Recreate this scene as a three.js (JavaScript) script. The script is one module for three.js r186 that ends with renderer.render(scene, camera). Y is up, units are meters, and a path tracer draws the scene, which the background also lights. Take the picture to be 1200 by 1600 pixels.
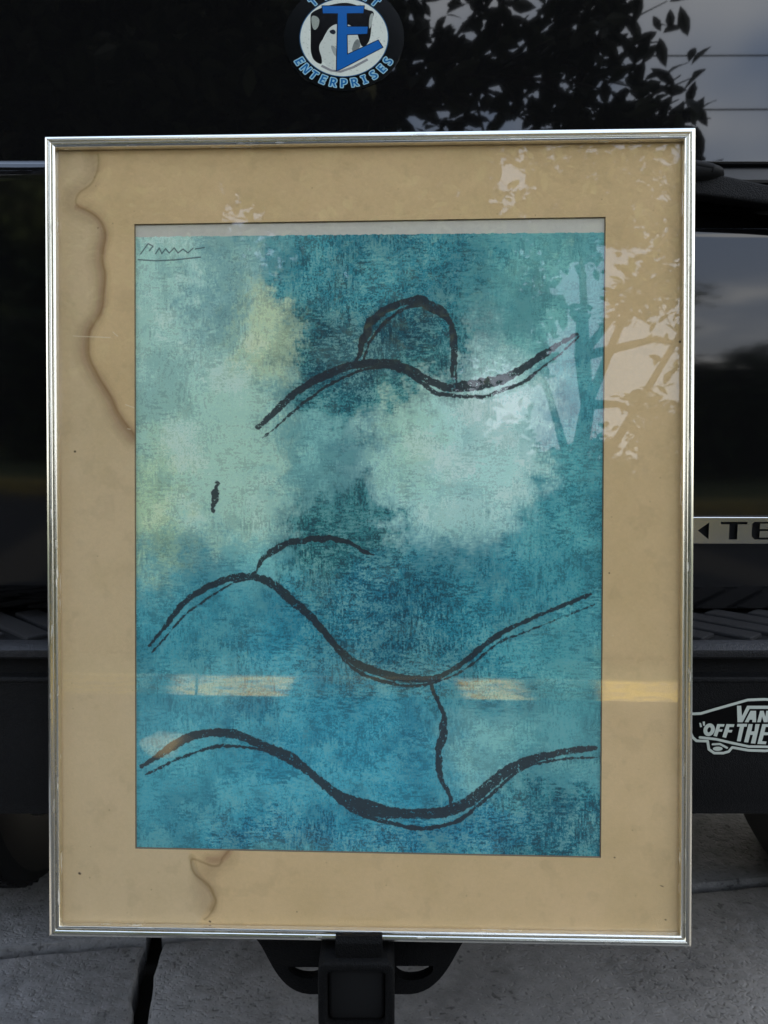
import * as THREE from 'three';
import { RoundedBoxGeometry } from 'three/addons/geometries/RoundedBoxGeometry.js';
import { mergeGeometries, toCreasedNormals } from 'three/addons/utils/BufferGeometryUtils.js';

// ------------------------------------------------------------------ camera, sky, sun, exposure
const scene = new THREE.Scene();
const camera = new THREE.PerspectiveCamera(60, 3 / 4, 0.05, 600);
camera.position.set(0, 1.0, 0.785);
camera.rotation.set(THREE.MathUtils.degToRad(-7), 0, 0);
camera.focus = 0.84; camera.userData.fStop = 17;
scene.add(camera);

const renderer = new THREE.WebGLRenderer({ antialias: true });
renderer.toneMapping = THREE.LinearToneMapping;
renderer.toneMappingExposure = 3.95;
renderer.shadowMap.enabled = true;

const SUN = new THREE.Vector3(0.078, 0.232, -1).normalize();
const SKY_LEVEL = 0.62;

// ------------------------------------------------------------------ small tools
function rng(seed) { let s = seed >>> 0; return () => { s = (s + 0x6D2B79F5) >>> 0; let t = s; t = Math.imul(t ^ (t >>> 15), t | 1); t ^= t + Math.imul(t ^ (t >>> 7), t | 61); return ((t ^ (t >>> 14)) >>> 0) / 4294967296; }; }
const NT = 256, nr = rng(77), NTAB = new Float32Array(NT * NT); for (let i = 0; i < NTAB.length; i++) NTAB[i] = nr();
function vn(x, y) {                                                  // value noise 0..1
  const xi = Math.floor(x), yi = Math.floor(y), fx = x - xi, fy = y - yi, u = fx * fx * (3 - 2 * fx), v = fy * fy * (3 - 2 * fy);
  const a = xi & 255, b = (xi + 1) & 255, c = (yi & 255) * NT, d = ((yi + 1) & 255) * NT;
  const p = NTAB[c + a], q = NTAB[c + b], r = NTAB[d + a], s = NTAB[d + b];
  return p + (q - p) * u + (r - p + (p - q - r + s) * u) * v;
}
function fbm(x, y, o = 4) { let s = 0, a = 0.5, t = 0; for (let i = 0; i < o; i++) { s += a * vn(x, y); t += a; a *= 0.55; x = x * 2.03 + 17.3; y = y * 2.03 + 9.1; } return s / t; }
const clamp = (x, a = 0, b = 1) => Math.min(b, Math.max(a, x));
const sstep = (a, b, x) => { const t = clamp((x - a) / (b - a)); return t * t * (3 - 2 * t); };
const toS = (l) => 255 * (l <= 0.0031308 ? 12.92 * l : 1.055 * Math.pow(l, 1 / 2.4) - 0.055);
const toL = (s) => { s /= 255; return s <= 0.04045 ? s / 12.92 : Math.pow((s + 0.055) / 1.055, 2.4); };
const used = {};
function numbered(n) { const k = used[n] = (used[n] ?? -1) + 1; return k ? `${n}_${String(k).padStart(3, '0')}` : n; }
function thing(name, label, category, pos = [0, 0, 0], group) {
  const o = new THREE.Group(); o.name = numbered(name); o.position.set(...pos); o.userData = { label, category };
  if (group) o.userData.group = group; scene.add(o); return o;
}
function part(name, geo, mat, parent, label) {
  const m = new THREE.Mesh(geo, mat); m.name = name; m.castShadow = m.receiveShadow = true; if (label) m.userData.label = label; parent.add(m); return m;
}
function structure(name, geo, mat) { const m = part(name, geo, mat, scene); m.userData.kind = 'structure'; return m; }
function box(w, h, d, x = 0, y = 0, z = 0, r = 0.003) { const g = r ? new RoundedBoxGeometry(w, h, d, 2, Math.min(r, w / 2.1, h / 2.1, d / 2.1)) : new THREE.BoxGeometry(w, h, d); g.translate(x, y, z); return g; }
function dataTex(w, h, fn, srgb = true, repeat = null) {             // fn(x, y) -> [r,g,b] 0..255 (or a number for grey); row 0 at the bottom
  const d = new Uint8Array(w * h * 4);
  for (let y = 0; y < h; y++) for (let x = 0; x < w; x++) { const c = fn(x, y), k = 4 * (y * w + x); if (typeof c === 'number') d[k] = d[k + 1] = d[k + 2] = c; else { d[k] = c[0]; d[k + 1] = c[1]; d[k + 2] = c[2]; } d[k + 3] = 255; }
  const t = new THREE.DataTexture(d, w, h); t.magFilter = THREE.LinearFilter; t.minFilter = THREE.LinearMipmapLinearFilter; t.generateMipmaps = true; if (srgb) t.colorSpace = THREE.SRGBColorSpace;
  if (repeat) { t.wrapS = t.wrapT = THREE.RepeatWrapping; t.repeat.set(...repeat); } t.needsUpdate = true; return t;
}
const wrapN = (x, y, n, f, o = 4) => {                               // tileable fbm over an n x n texture
  const u = x / n, v = y / n, w = (t) => t * t * (3 - 2 * t), a = w(u), b = w(v), s = f;
  const g = (p, q) => fbm(p * s, q * s, o);
  return (g(u, v) * (1 - a) + g(u - 1 + 40, v) * a) * (1 - b) + (g(u, v - 1 + 40) * (1 - a) + g(u - 1 + 40, v - 1 + 40) * a) * b;
};
function tube(points, radii, seg = 7) {                              // tapered tube through points
  const n = points.length, pos = [], idx = [], c = new THREE.CatmullRomCurve3(points), fr = c.computeFrenetFrames(n - 1, false);
  for (let i = 0; i < n; i++) for (let k = 0; k < seg; k++) {
    const a = 2 * Math.PI * k / seg, p = points[i].clone().addScaledVector(fr.normals[i], Math.cos(a) * radii[i]).addScaledVector(fr.binormals[i], Math.sin(a) * radii[i]);
    pos.push(p.x, p.y, p.z);
    if (i < n - 1) { const q = i * seg + k, r = i * seg + (k + 1) % seg; idx.push(q, r, q + seg, r, r + seg, q + seg); }
  }
  const g = new THREE.BufferGeometry(); g.setAttribute('position', new THREE.Float32BufferAttribute(pos, 3)); g.setIndex(idx); g.computeVertexNormals(); return g;
}
function extrudeX(pts, x0, x1, crease = 0.5) {                       // closed outline of [z, y] points swept along x
  const s = new THREE.Shape(pts.map(([z, y]) => new THREE.Vector2(-z, y)));
  const g = new THREE.ExtrudeGeometry(s, { depth: x1 - x0, bevelEnabled: false }); g.rotateY(Math.PI / 2); g.translate(x0, 0, 0);
  return toCreasedNormals(g, crease);
}
const MM = 0.001;

// ------------------------------------------------------------------ sky and sun
{
  const w = 1024, h = 512, d = new Float32Array(w * h * 4);
  for (let y = 0; y < h; y++) for (let x = 0; x < w; x++) {
    const el = ((y + 0.5) / h - 0.5) * Math.PI, az = ((x + 0.5) / w - 0.5) * 2 * Math.PI, ce = Math.cos(el), dx = ce * Math.cos(az), dy = Math.sin(el), dz = ce * Math.sin(az);
    const k = 4 * (y * w + x), e = Math.max(dy, 0), t = Math.pow(1 - e, 3);
    let c = [0.46 + 0.50 * t, 0.59 + 0.36 * t, 0.84 + 0.05 * t];
    const cl = e > 0.02 ? sstep(0.53, 0.70, fbm(dx / (e + 0.25) * 1.7 + 31, dz / (e + 0.25) * 1.7 + 12, 5)) * 0.75 : 0;
    c = c.map((v, i) => v + (1.5 * [1, 0.99, 0.96][i] - v) * cl);
    const s = Math.max(0, dx * SUN.x + dy * SUN.y + dz * SUN.z), glow = 0.9 * Math.pow(s, 12) + 0.25 * Math.pow(s, 3);
    c = [c[0] + glow, c[1] + glow * 0.85, c[2] + glow * 0.6];
    for (let i = 0; i < 3; i++) d[k + i] = c[i] * SKY_LEVEL * (dy < 0 ? 0.6 : 1); d[k + 3] = 1;
  }
  const sky = new THREE.DataTexture(d, w, h, THREE.RGBAFormat, THREE.FloatType);
  sky.mapping = THREE.EquirectangularReflectionMapping; sky.magFilter = THREE.LinearFilter; sky.needsUpdate = true;
  scene.background = sky; scene.environment = sky;
}
const sun = new THREE.DirectionalLight(new THREE.Color(1.0, 0.86, 0.62), 4.2);
sun.position.copy(SUN).multiplyScalar(40); sun.castShadow = true; sun.shadow.radius = 1.2; sun.shadow.mapSize.set(4096, 4096);
Object.assign(sun.shadow.camera, { left: -16, right: 16, top: 16, bottom: -16, near: 1, far: 90 });
scene.add(sun); scene.add(sun.target);

// ------------------------------------------------------------------ materials
const std = (o) => new THREE.MeshStandardMaterial(o), phy = (o) => new THREE.MeshPhysicalMaterial(o);
const rgb = (r, g, b) => new THREE.Color().setRGB(r, g, b);
const concreteMap = (seed) => dataTex(1024, 1024, (x, y) => {
  const a = wrapN(x, y, 1024, 5 + seed, 5), b = wrapN(x + 91, y + 37 * seed, 1024, 60, 3), f = vn(x * 0.71 + seed * 31, y * 0.71), pit = sstep(0.80, 0.86, vn(x * 0.19 + 3, y * 0.19 + 7 * seed)) * sstep(0.45, 0.6, wrapN(x + 7, y + 13, 1024, 24, 2));
  const st = sstep(0.52, 0.68, wrapN(x + 300, y + 200, 1024, 9 + seed, 4));
  let v = 0.235 + 0.10 * (a - 0.5) + 0.14 * (b - 0.5) + 0.05 * (f - 0.5) - 0.05 * st; v *= 1 - 0.5 * pit;
  return [toS(clamp(v * 1.0)), toS(clamp(v * 0.98)), toS(clamp(v * 0.96))];
}, true, [1 / 1.2, 1 / 1.2]);
const concreteBump = dataTex(1024, 1024, (x, y) => 255 * clamp(0.5 + 0.7 * (wrapN(x, y, 1024, 90, 4) - 0.5) + 0.5 * (wrapN(x, y, 1024, 14, 3) - 0.5) - 0.3 * sstep(0.70, 0.84, vn(x * 0.3, y * 0.3))), false, [1 / 1.2, 1 / 1.2]);
const concretes = [0, 1].map((k) => std({ map: concreteMap(k), bumpMap: concreteBump, bumpScale: 0.004, roughness: 0.9, name: 'concrete' }));
const speck = (lo, hi, tint, f) => dataTex(512, 512, (x, y) => { const v = lo + (hi - lo) * (0.6 * wrapN(x, y, 512, f, 4) + 0.4 * vn(x * 0.9, y * 0.9)); return tint.map((t) => toS(clamp(v * t))); }, true, [0.7, 0.7]);
const asphaltMat = std({ map: speck(0.018, 0.06, [1, 1, 1], 30), roughness: 0.9 });
const soilMat = std({ map: speck(0.008, 0.035, [1, 0.9, 0.75], 26), roughness: 1 });
const lawnMat = std({ map: speck(0.03, 0.12, [0.75, 1, 0.35], 40), roughness: 1 });
const yellowKerb = std({ map: dataTex(512, 512, (x, y) => { const w = sstep(0.50, 0.56, wrapN(x, y, 512, 16, 5)), n = 0.8 + 0.4 * vn(x * 0.7, y * 0.7); return [[0.52, 0.22], [0.40, 0.19], [0.09, 0.14]].map(([a, b]) => toS(clamp((a + (b - a) * w) * n))); }, true, [1, 1]), roughness: 0.7 });
const paint = phy({ color: rgb(0.004, 0.004, 0.0045), roughness: 0.10, specularIntensity: 0.15, clearcoat: 1, clearcoatRoughness: 0.06,
  bumpMap: dataTex(256, 256, (x, y) => 255 * wrapN(x, y, 256, 4, 3), false, [1.3, 1.3]), bumpScale: 0.0004 });
const tint = phy({ color: rgb(0.004, 0.004, 0.004), roughness: 0.03, ior: 1.5, specularIntensity: 0.7, clearcoat: 0.8, clearcoatRoughness: 0.012 });
const rubber = phy({ color: rgb(0.007, 0.007, 0.007), specularIntensity: 0.35, roughness: 0.65 });
const gloss = phy({ color: rgb(0.006, 0.006, 0.006), roughness: 0.3 });
const grain = dataTex(512, 512, (x, y) => 255 * clamp(0.5 + 0.9 * (vn(x * 0.31, y * 0.31) - 0.5) + 0.6 * (wrapN(x, y, 512, 20, 3) - 0.5)), false, [9, 9]);
const plastic = phy({ color: rgb(0.008, 0.008, 0.0082), specularIntensity: 0.25, roughness: 0.55, bumpMap: grain, bumpScale: 0.0005 });
const plasticDusty = phy({ map: speck(0.006, 0.034, [1, 1, 1.08], 12), specularIntensity: 0.6, roughness: 0.45, bumpMap: grain, bumpScale: 0.0006 });
const iron = phy({ color: rgb(0.0035, 0.0035, 0.0035), specularIntensity: 0.2, roughness: 0.6, metalness: 0.0, bumpMap: grain, bumpScale: 0.0008 });
const chrome = std({ color: rgb(0.50, 0.51, 0.52), roughness: 0.16, metalness: 1 });

// ------------------------------------------------------------------ ground, driveway slabs, street
{
  const g = new THREE.PlaneGeometry(600, 600); g.rotateX(-Math.PI / 2); g.translate(0, -0.06, 0);
  structure('ground', g, soilMat);
  const sheet = (name, x0, x1, z0, z1, y, m) => { const s = new THREE.PlaneGeometry(x1 - x0, z1 - z0); s.rotateX(-Math.PI / 2); s.translate((x0 + x1) / 2, y, (z0 + z1) / 2); const u = s.attributes.uv, p = s.attributes.position; for (let i = 0; i < p.count; i++) u.setXY(i, p.getX(i), p.getZ(i)); return structure(name, s, m); };
  sheet('road', -60, 60, 0.5, 6.5, -0.03, asphaltMat);
  sheet('lawn', -60, 60, 6.68, 60, 0.10, lawnMat);
  sheet('lawn', -60, -4.8, -20, 0.45, -0.02, lawnMat); scene.children.at(-1).name = 'lawn_001';
  sheet('lawn', 4.8, 60, -20, 0.45, -0.02, lawnMat); scene.children.at(-1).name = 'lawn_002';
  const kerb = new THREE.Group(); kerb.name = 'kerb'; kerb.userData.kind = 'structure'; scene.add(kerb);
  for (let i = -8; i < 8; i++) part('kerb_stone', box(1.985, 0.19, 0.17, i * 2 + 1, 0.035, 6.585, 0.02), yellowKerb, kerb);
  // slabs on a grid turned by about nine degrees, with open joints
  const drive = new THREE.Group(); drive.name = 'driveway'; drive.userData.kind = 'structure'; scene.add(drive);
  drive.position.set(-0.433, 0, -0.768); drive.rotation.y = THREE.MathUtils.degToRad(9.2);
  const L = 1.42, gap = 0.028, r = rng(5);
  for (let i = -3; i < 4; i++) for (let j = -3; j < 1; j++) {
    const x0 = i * L + gap / 2, x1 = (i + 1) * L - gap / 2, z0 = j * L + gap / 2, z1 = (j + 1) * L - gap / 2, pts = [];
    const edge = (ax, az, bx, bz, s) => { const n = 46; for (let k = 0; k < n; k++) { const t = k / n, e = (fbm(t * 30 + s * 13 + i * 3.1, j * 5.7 + s, 4) - 0.5) * 0.010 - 0.006 * sstep(0.72, 0.85, vn(t * 26 + s * 5 + i, j * 9.3 + s * 2)); const nx = -(bz - az) / L, nz = (bx - ax) / L; pts.push(new THREE.Vector2(ax + (bx - ax) * t - nx * e, az + (bz - az) * t - nz * e)); } };
    edge(x0, -z0, x0, -z1, 1); edge(x0, -z1, x1, -z1, 2); edge(x1, -z1, x1, -z0, 3); edge(x1, -z0, x0, -z0, 4);
    const g2 = new THREE.ExtrudeGeometry(new THREE.Shape(pts), { depth: 0.05, bevelEnabled: true, bevelThickness: 0.006, bevelSize: 0.005, bevelSegments: 2, bevelOffset: -0.005 });
    g2.rotateX(-Math.PI / 2); g2.translate(0, -0.056, 0);
    const s = part('paving_slab', toCreasedNormals(g2, 0.7), concretes[(i + j) & 1], drive);
    s.position.y = (r() - 0.5) * 0.006 + (j < 0 ? 0.006 : 0); s.rotation.x = (r() - 0.5) * 0.004;
  }
}

// ------------------------------------------------------------------ the black car
const TC = 0.03;                                                     // centre line of its axles
const suv = thing('suv', 'black sport utility vehicle seen from behind, with tinted rear window and step bumper', 'suv', [0, 0, 0]);
{
  // shell: lower body, cabin, underbody
  const low = [[-0.24, 0.56], [-0.235, 0.78], [-0.232, 1.20], [-0.25, 1.245], [-3.0, 1.2], [-3.35, 1.14], [-4.25, 1.02], [-4.42, 0.9], [-4.45, 0.55], [-4.35, 0.5],
    [-3.98, 0.5], [-3.93, 0.68], [-3.8, 0.82], [-3.62, 0.87], [-3.44, 0.82], [-3.31, 0.68], [-3.26, 0.5], [-1.42, 0.5], [-1.37, 0.68], [-1.24, 0.82], [-1.06, 0.87], [-0.88, 0.82], [-0.75, 0.68], [-0.70, 0.56]];
  part('body', extrudeX(low, TC - 0.93, TC + 0.93), paint, suv);
  part('underbody', box(1.44, 0.10, 4.0, TC, 0.60, -2.3, 0.02), rubber, suv);
  const cab = (y0, y1, h0, h1, zr0, zr1, zf0, zf1) => {
    const p = [[TC - h0, y0, zr0], [TC + h0, y0, zr0], [TC + h0, y0, zf0], [TC - h0, y0, zf0], [TC - h1, y1, zr1], [TC + h1, y1, zr1], [TC + h1, y1, zf1], [TC - h1, y1, zf1]];
    const f = [[0, 1, 5, 4], [1, 2, 6, 5], [2, 3, 7, 6], [3, 0, 4, 7], [4, 5, 6, 7], [3, 2, 1, 0]], v = [];
    for (const [a, b, c, d] of f) for (const k of [a, b, c, a, c, d]) v.push(...p[k]);
    const g = new THREE.BufferGeometry(); g.setAttribute('position', new THREE.Float32BufferAttribute(v, 3)); g.setAttribute('uv', new THREE.Float32BufferAttribute(new Array(v.length / 3 * 2).fill(0).map((_, i) => (i % 7) / 7), 2)); g.computeVertexNormals(); return g;
  };
  const roof = part('roof', cab(1.236, 1.80, 0.88, 0.64, -0.255, -0.432, -3.1, -2.35), paint, suv);
  for (const s of [-1, 1]) part('roof_rail', tube([[-0.6, 1.80], [-0.7, 1.86], [-1.4, 1.87], [-2.0, 1.86], [-2.1, 1.80]].map(([z, y]) => new THREE.Vector3(TC + s * 0.58, y, z)), [0.016, 0.018, 0.018, 0.018, 0.016]), rubber, roof);
  for (const s of [-1, 1]) for (const [z0, z1] of [[-0.62, -1.28], [-1.42, -2.15]]) {
    const g = new THREE.BoxGeometry(0.006, 0.42, z0 - z1); const w = part('side_window', g, tint, suv); w.position.set(TC + s * 0.768, 1.5, (z0 + z1) / 2); w.rotation.z = s * 0.40;
  }
  const ws = part('windscreen', new THREE.BoxGeometry(1.36, 0.78, 0.006), tint, suv); ws.position.set(TC, 1.50, -2.76); ws.rotation.x = Math.atan2(0.75, 0.564);
  for (const s of [-1, 1]) {
    const tl = part('tail_light', box(0.13, 0.34, 0.05, TC + s * 0.845, 1.02, -0.235, 0.015), phy({ color: rgb(0.35, 0.015, 0.012), roughness: 0.15, clearcoat: 1 }), suv, 'red lamp cluster at the rear corner');
    part('lens', box(0.10, 0.08, 0.012, TC + s * 0.845, 0.93, -0.207, 0.005), phy({ color: rgb(0.7, 0.7, 0.68), roughness: 0.15 }), tl);
    const hl = part('headlight', box(0.34, 0.16, 0.06, TC + s * 0.70, 0.86, -4.42, 0.03), phy({ color: rgb(0.6, 0.62, 0.64), roughness: 0.1 }), suv);
    const mir = part('door_mirror', box(0.2, 0.15, 0.1, TC + s * 1.02, 1.28, -2.62, 0.04), rubber, suv);
  }
  // rear window: pane leaning forward 17.5 degrees, in a rubber seal
  const A = THREE.MathUtils.degToRad(-17.5), win = part('rear_window', new RoundedBoxGeometry(1.22, 0.50, 0.006, 3, 0.0028), tint, suv, 'dark tinted rear window pane mirroring leaves and sky');
  win.position.set(TC, 1.25 + 0.245 * Math.cos(A) + 0.006, -0.196 + 0.245 * Math.sin(A)); win.rotation.x = A;
  const seal = new THREE.Shape(); seal.moveTo(-0.635, -0.265); seal.lineTo(0.635, -0.265); seal.lineTo(0.60, 0.265); seal.lineTo(-0.60, 0.265); seal.closePath();
  const sl = part('window_seal', new THREE.ExtrudeGeometry(seal, { depth: 0.03, bevelEnabled: true, bevelSize: 0.004, bevelThickness: 0.004, bevelSegments: 2 }), gloss, suv);
  sl.position.copy(win.position).add(new THREE.Vector3(0, Math.sin(A) * 0.038, -Math.cos(A) * 0.038)); sl.rotation.x = A;

  // round sticker on the pane
  const S = 512, cv = document.createElement('canvas'); cv.width = cv.height = S; const c = cv.getContext('2d');
  c.fillStyle = '#070808'; c.fillRect(0, 0, S, S);
  const R0 = 256, K = R0 / 95;                                       // sticker units: photo pixels about its centre
  c.setTransform(K, 0, 0, K, 256, 256);
  const P = (pts, fill) => { const n = pts.length, md = (i) => [(pts[i % n][0] + pts[(i + 1) % n][0]) / 2, (pts[i % n][1] + pts[(i + 1) % n][1]) / 2]; c.beginPath(); c.moveTo(...md(0)); for (let i = 1; i <= n; i++) c.quadraticCurveTo(...pts[i % n], ...md(i)); c.closePath(); c.fillStyle = fill; c.fill(); };
  c.beginPath(); c.arc(0, 0, 70.5, 0, 7); c.fillStyle = '#27506f'; c.fill();
  c.beginPath(); c.arc(0, 0, 69, 0, 7); c.fillStyle = '#c9cdbf'; c.fill(); c.save(); c.clip();
  // animal head, black and white patches (coordinates: quarter pixels of the photograph round the centre)
  const Q = (pts) => pts.map(([x, y]) => [(x - 540) / 4, (y - 257) / 4 * 1.105]);
  P(Q([[325, 130], [330, 95], [420, 55], [530, 30], [600, 40], [680, 80], [735, 90], [715, 150], [705, 290], [650, 330], [630, 250], [600, 180], [480, 170], [430, 215], [380, 330], [405, 400], [400, 440], [330, 390], [330, 230]]), '#0b0a0b');
  P(Q([[330, 110], [385, 130], [380, 190], [350, 220], [332, 170]]), '#8f9488');
  P(Q([[700, 110], [730, 95], [712, 190], [695, 210]]), '#9a9f94');
  P(Q([[430, 215], [470, 175], [520, 170], [600, 180], [640, 290], [655, 325], [600, 380], [520, 470], [440, 455], [405, 400], [380, 330], [390, 290], [425, 250]]), '#bdc1b4');
  P(Q([[445, 215], [475, 205], [490, 225], [480, 240], [455, 235]]), '#20242c');
  P(Q([[450, 300], [475, 370], [500, 390], [500, 330]]), '#8e938b');
  P(Q([[585, 360], [600, 290], [630, 260], [650, 325]]), '#6f746e');
  c.strokeStyle = 'rgba(40,34,44,0.45)'; c.lineWidth = 4; c.beginPath(); Q([[400, 440], [460, 470], [520, 478], [600, 450], [690, 400]]).forEach(([x, y], i) => i ? c.lineTo(x, y) : c.moveTo(x, y)); c.stroke();
  const hr = rng(9); for (let i = 0; i < 500; i++) { const a = hr() * 6.3, rr = Math.sqrt(hr()) * 66; c.fillStyle = hr() < 0.5 ? 'rgba(0,0,0,0.10)' : 'rgba(255,255,255,0.07)'; c.fillRect(Math.cos(a) * rr, Math.sin(a) * rr, 1 + hr() * 2, 0.6 + 2 * hr()); }
  c.restore();
  // TE monogram
  const T = (d, col) => { c.lineJoin = 'miter'; const pts = Q([[400, 55], [665, 55], [660, 100], [555, 102], [558, 190], [690, 190], [685, 235], [557, 240], [560, 370], [755, 278], [783, 322], [520, 462], [496, 470], [500, 102], [405, 102]]); c.beginPath(); pts.forEach(([x, y], i) => i ? c.lineTo(x, y) : c.moveTo(x, y)); c.closePath(); if (d) { c.strokeStyle = col; c.lineWidth = d; c.stroke(); } else { c.fillStyle = col; c.fill(); } };
  T(2.6, '#0c1c30'); T(0, '#16599c');
  // lettering round the rim
  const ring = (txt, a0, a1, rad, flip) => { c.font = 'bold 20px sans-serif'; c.textAlign = 'center'; c.textBaseline = 'middle'; [...txt].forEach((ch, i) => { const a = a0 + (a1 - a0) * i / (txt.length - 1); c.save(); c.rotate(a); c.translate(0, flip ? rad : -rad); c.lineJoin = 'round'; c.strokeStyle = '#8fb4bd'; c.lineWidth = 3.4; c.strokeText(ch, 0, 0); c.fillStyle = '#14598c'; c.fillText(ch, 0, 0); c.restore(); }); };
  ring('ENTERPRISES', 1.02, -1.02, 81, true); ring('TYRANT', -0.66, 0.66, 81, false);
  const tex = new THREE.CanvasTexture(cv); tex.colorSpace = THREE.SRGBColorSpace; tex.anisotropy = 8;
  const disc = new THREE.CircleGeometry(0.0655, 72); const cyl = new THREE.CylinderGeometry(0.0655, 0.0655, 0.0006, 72, 1, true); cyl.rotateX(Math.PI / 2); cyl.translate(0, 0, -0.0003);
  for (let i = 0, u = cyl.attributes.uv; i < u.count; i++) u.setXY(i, 0.01, 0.01);
  const st = part('sticker', mergeGeometries([disc, cyl]), phy({ map: tex, roughness: 0.14 }), win, 'round black sticker with blue letters TE over a black and white animal head');
  st.position.set(-0.0435 - TC, -0.1000, 0.0037);

  // wiper foot and lower window trim on the right
  const trim = (pts, x0, x1, d, m, name, label) => { const s = new THREE.Shape(pts.map(([x, y]) => new THREE.Vector2(x, y))); const g = new THREE.ExtrudeGeometry(s, { depth: d, bevelEnabled: true, bevelSize: 0.0025, bevelThickness: 0.003, bevelSegments: 3 }); return part(name, toCreasedNormals(g, 0.6), m, suv, label); };
  const tr = trim([[-0.10, 1.249], [0.10, 1.249], [0.25, 1.2465], [0.34, 1.2405], [0.41, 1.2265], [0.50, 1.205], [0.62, 1.18], [0.62, 1.163], [0.50, 1.192], [0.41, 1.2115], [0.34, 1.2205], [0.25, 1.226], [0.10, 1.230], [-0.10, 1.230]], 0, 0, 0.02, plastic, 'window_trim'); tr.position.z = -0.212;
  const foot = part('wiper_foot', new THREE.LatheGeometry([[0, 0.024], [0.011, 0.022], [0.017, 0.015], [0.019, 0.004], [0.019, -0.02]].map(([x, y]) => new THREE.Vector2(x, y)), 24), rubber, suv); foot.rotation.x = Math.PI / 2 - 0.3; foot.scale.set(2.1, 0.8, 0.55); foot.position.set(0.322, 1.2405, -0.197);
  part('wiper_arm', tube([[0.345, 1.2445, -0.185], [0.25, 1.262, -0.181], [0.10, 1.272, -0.180], [-0.06, 1.268, -0.180]].map((p) => new THREE.Vector3(...p)), [0.006, 0.005, 0.0045, 0.003], 8), rubber, suv);

  // liftgate: curved painted panel, its upper edge turned over
  const prof = []; for (let i = 0; i <= 40; i++) { const y = 0.770 + (1.188 - 0.770) * i / 40; prof.push([y, -0.190 - 0.55 * Math.max(0, y - 1.0) ** 2 - 0.10 * Math.max(0, 0.86 - y) ** 2]); }
  prof.push([1.1905, -0.2135], [1.1915, -0.218], [1.191, -0.225]);
  const nx = 48, gv = [], gi = [], gu = [];
  for (let i = 0; i <= nx; i++) { const x = -0.66 + 1.32 * i / nx; for (const [y, z] of prof) { gv.push(x + TC, y, z - 0.035 * x * x); gu.push(x, y); } }
  for (let i = 0; i < nx; i++) for (let j = 0; j < prof.length - 1; j++) { const a = i * prof.length + j, b = a + prof.length; gi.push(a, b, a + 1, b, b + 1, a + 1); }
  const gg = new THREE.BufferGeometry(); gg.setAttribute('position', new THREE.Float32BufferAttribute(gv, 3)); gg.setAttribute('uv', new THREE.Float32BufferAttribute(gu, 2)); gg.setIndex(gi); gg.computeVertexNormals();
  const gate = part('liftgate', gg, paint, suv);
  // raised panel on the left of the gate, with a ledge on top
  const bs = new THREE.Shape(); bs.moveTo(-0.60, 0.81); bs.lineTo(-0.13, 0.81); bs.lineTo(-0.17, 1.225); bs.lineTo(-0.60, 1.225); bs.closePath();
  const bg = toCreasedNormals(new THREE.ExtrudeGeometry(bs, { depth: 0.035, bevelEnabled: true, bevelSize: 0.027, bevelThickness: 0.030, bevelSegments: 8, curveSegments: 4 }), 0.9); bg.translate(0, 0, -0.220);
  part('raised_panel', bg, paint, gate);

  // badge: bright plate with dark cut-out letters, on the right of the gate
  const badge = part('badge', new THREE.BoxGeometry(0.205, 0.027, 0.002), rubber, suv, 'chrome name plate with cut-out letters'); badge.position.set(0.418, 0.8600, -0.1925); badge.rotation.y = -0.01;
  const pl = new THREE.Shape(); const bx = (x) => x - 0.418, by = (y) => y - 0.860;
  const poly = (Ctor, pts) => { const s = new Ctor(); pts.forEach(([x, y], i) => i ? s.lineTo(bx(x), by(y)) : s.moveTo(bx(x), by(y))); s.closePath(); return s; };
  const plate = poly(THREE.Shape, [[0.312, 0.8750], [0.527, 0.8750], [0.529, 0.8735], [0.522, 0.8450], [0.520, 0.8445], [0.306, 0.8445], [0.305, 0.8460], [0.310, 0.8740]]);
  const hole = (pts) => plate.holes.push(poly(THREE.Path, pts));
  hole([[0.3465, 0.8600], [0.3605, 0.8700], [0.3605, 0.8490]]);
  hole([[0.3395, 0.8600], [0.3255, 0.8700], [0.3255, 0.8490]]);
  const Tt = (x) => hole([[x, 0.8705], [x + 0.031, 0.8705], [x + 0.031, 0.8660], [x + 0.0205, 0.8660], [x + 0.0205, 0.8490], [x + 0.0095, 0.8490], [x + 0.0095, 0.8660], [x, 0.8660]]);
  const Ee = (x) => hole([[x + 0.003, 0.8705], [x + 0.028, 0.8705], [x + 0.028, 0.8668], [x + 0.0105, 0.8668], [x + 0.0105, 0.8625], [x + 0.025, 0.8625], [x + 0.025, 0.8585], [x + 0.0105, 0.8585], [x + 0.0105, 0.8530], [x + 0.027, 0.8530], [x + 0.027, 0.8490], [x + 0.004, 0.8490], [x, 0.8530], [x, 0.8675]]);
  const Rr = (x) => hole([[x, 0.8705], [x + 0.022, 0.8705], [x + 0.026, 0.8680], [x + 0.026, 0.8625], [x + 0.021, 0.8600], [x + 0.027, 0.8490], [x + 0.017, 0.8490], [x + 0.012, 0.8585], [x + 0.010, 0.8585], [x + 0.010, 0.8490], [x, 0.8490]]);
  const Aa = (x) => hole([[x + 0.009, 0.8705], [x + 0.019, 0.8705], [x + 0.028, 0.8490], [x + 0.019, 0.8490], [x + 0.0165, 0.8545], [x + 0.0115, 0.8545], [x + 0.009, 0.8490], [x, 0.8490]]);
  Tt(0.3720); Ee(0.4065); Rr(0.4385); Rr(0.4680); Aa(0.4945);
  const pg = new THREE.ExtrudeGeometry(plate, { depth: 0.003, bevelEnabled: true, bevelSize: 0.0009, bevelThickness: 0.0012, bevelSegments: 2, bevelOffset: -0.0009 });
  part('letter_plate', pg, chrome, badge).position.set(0, 0, 0.0012);

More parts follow.
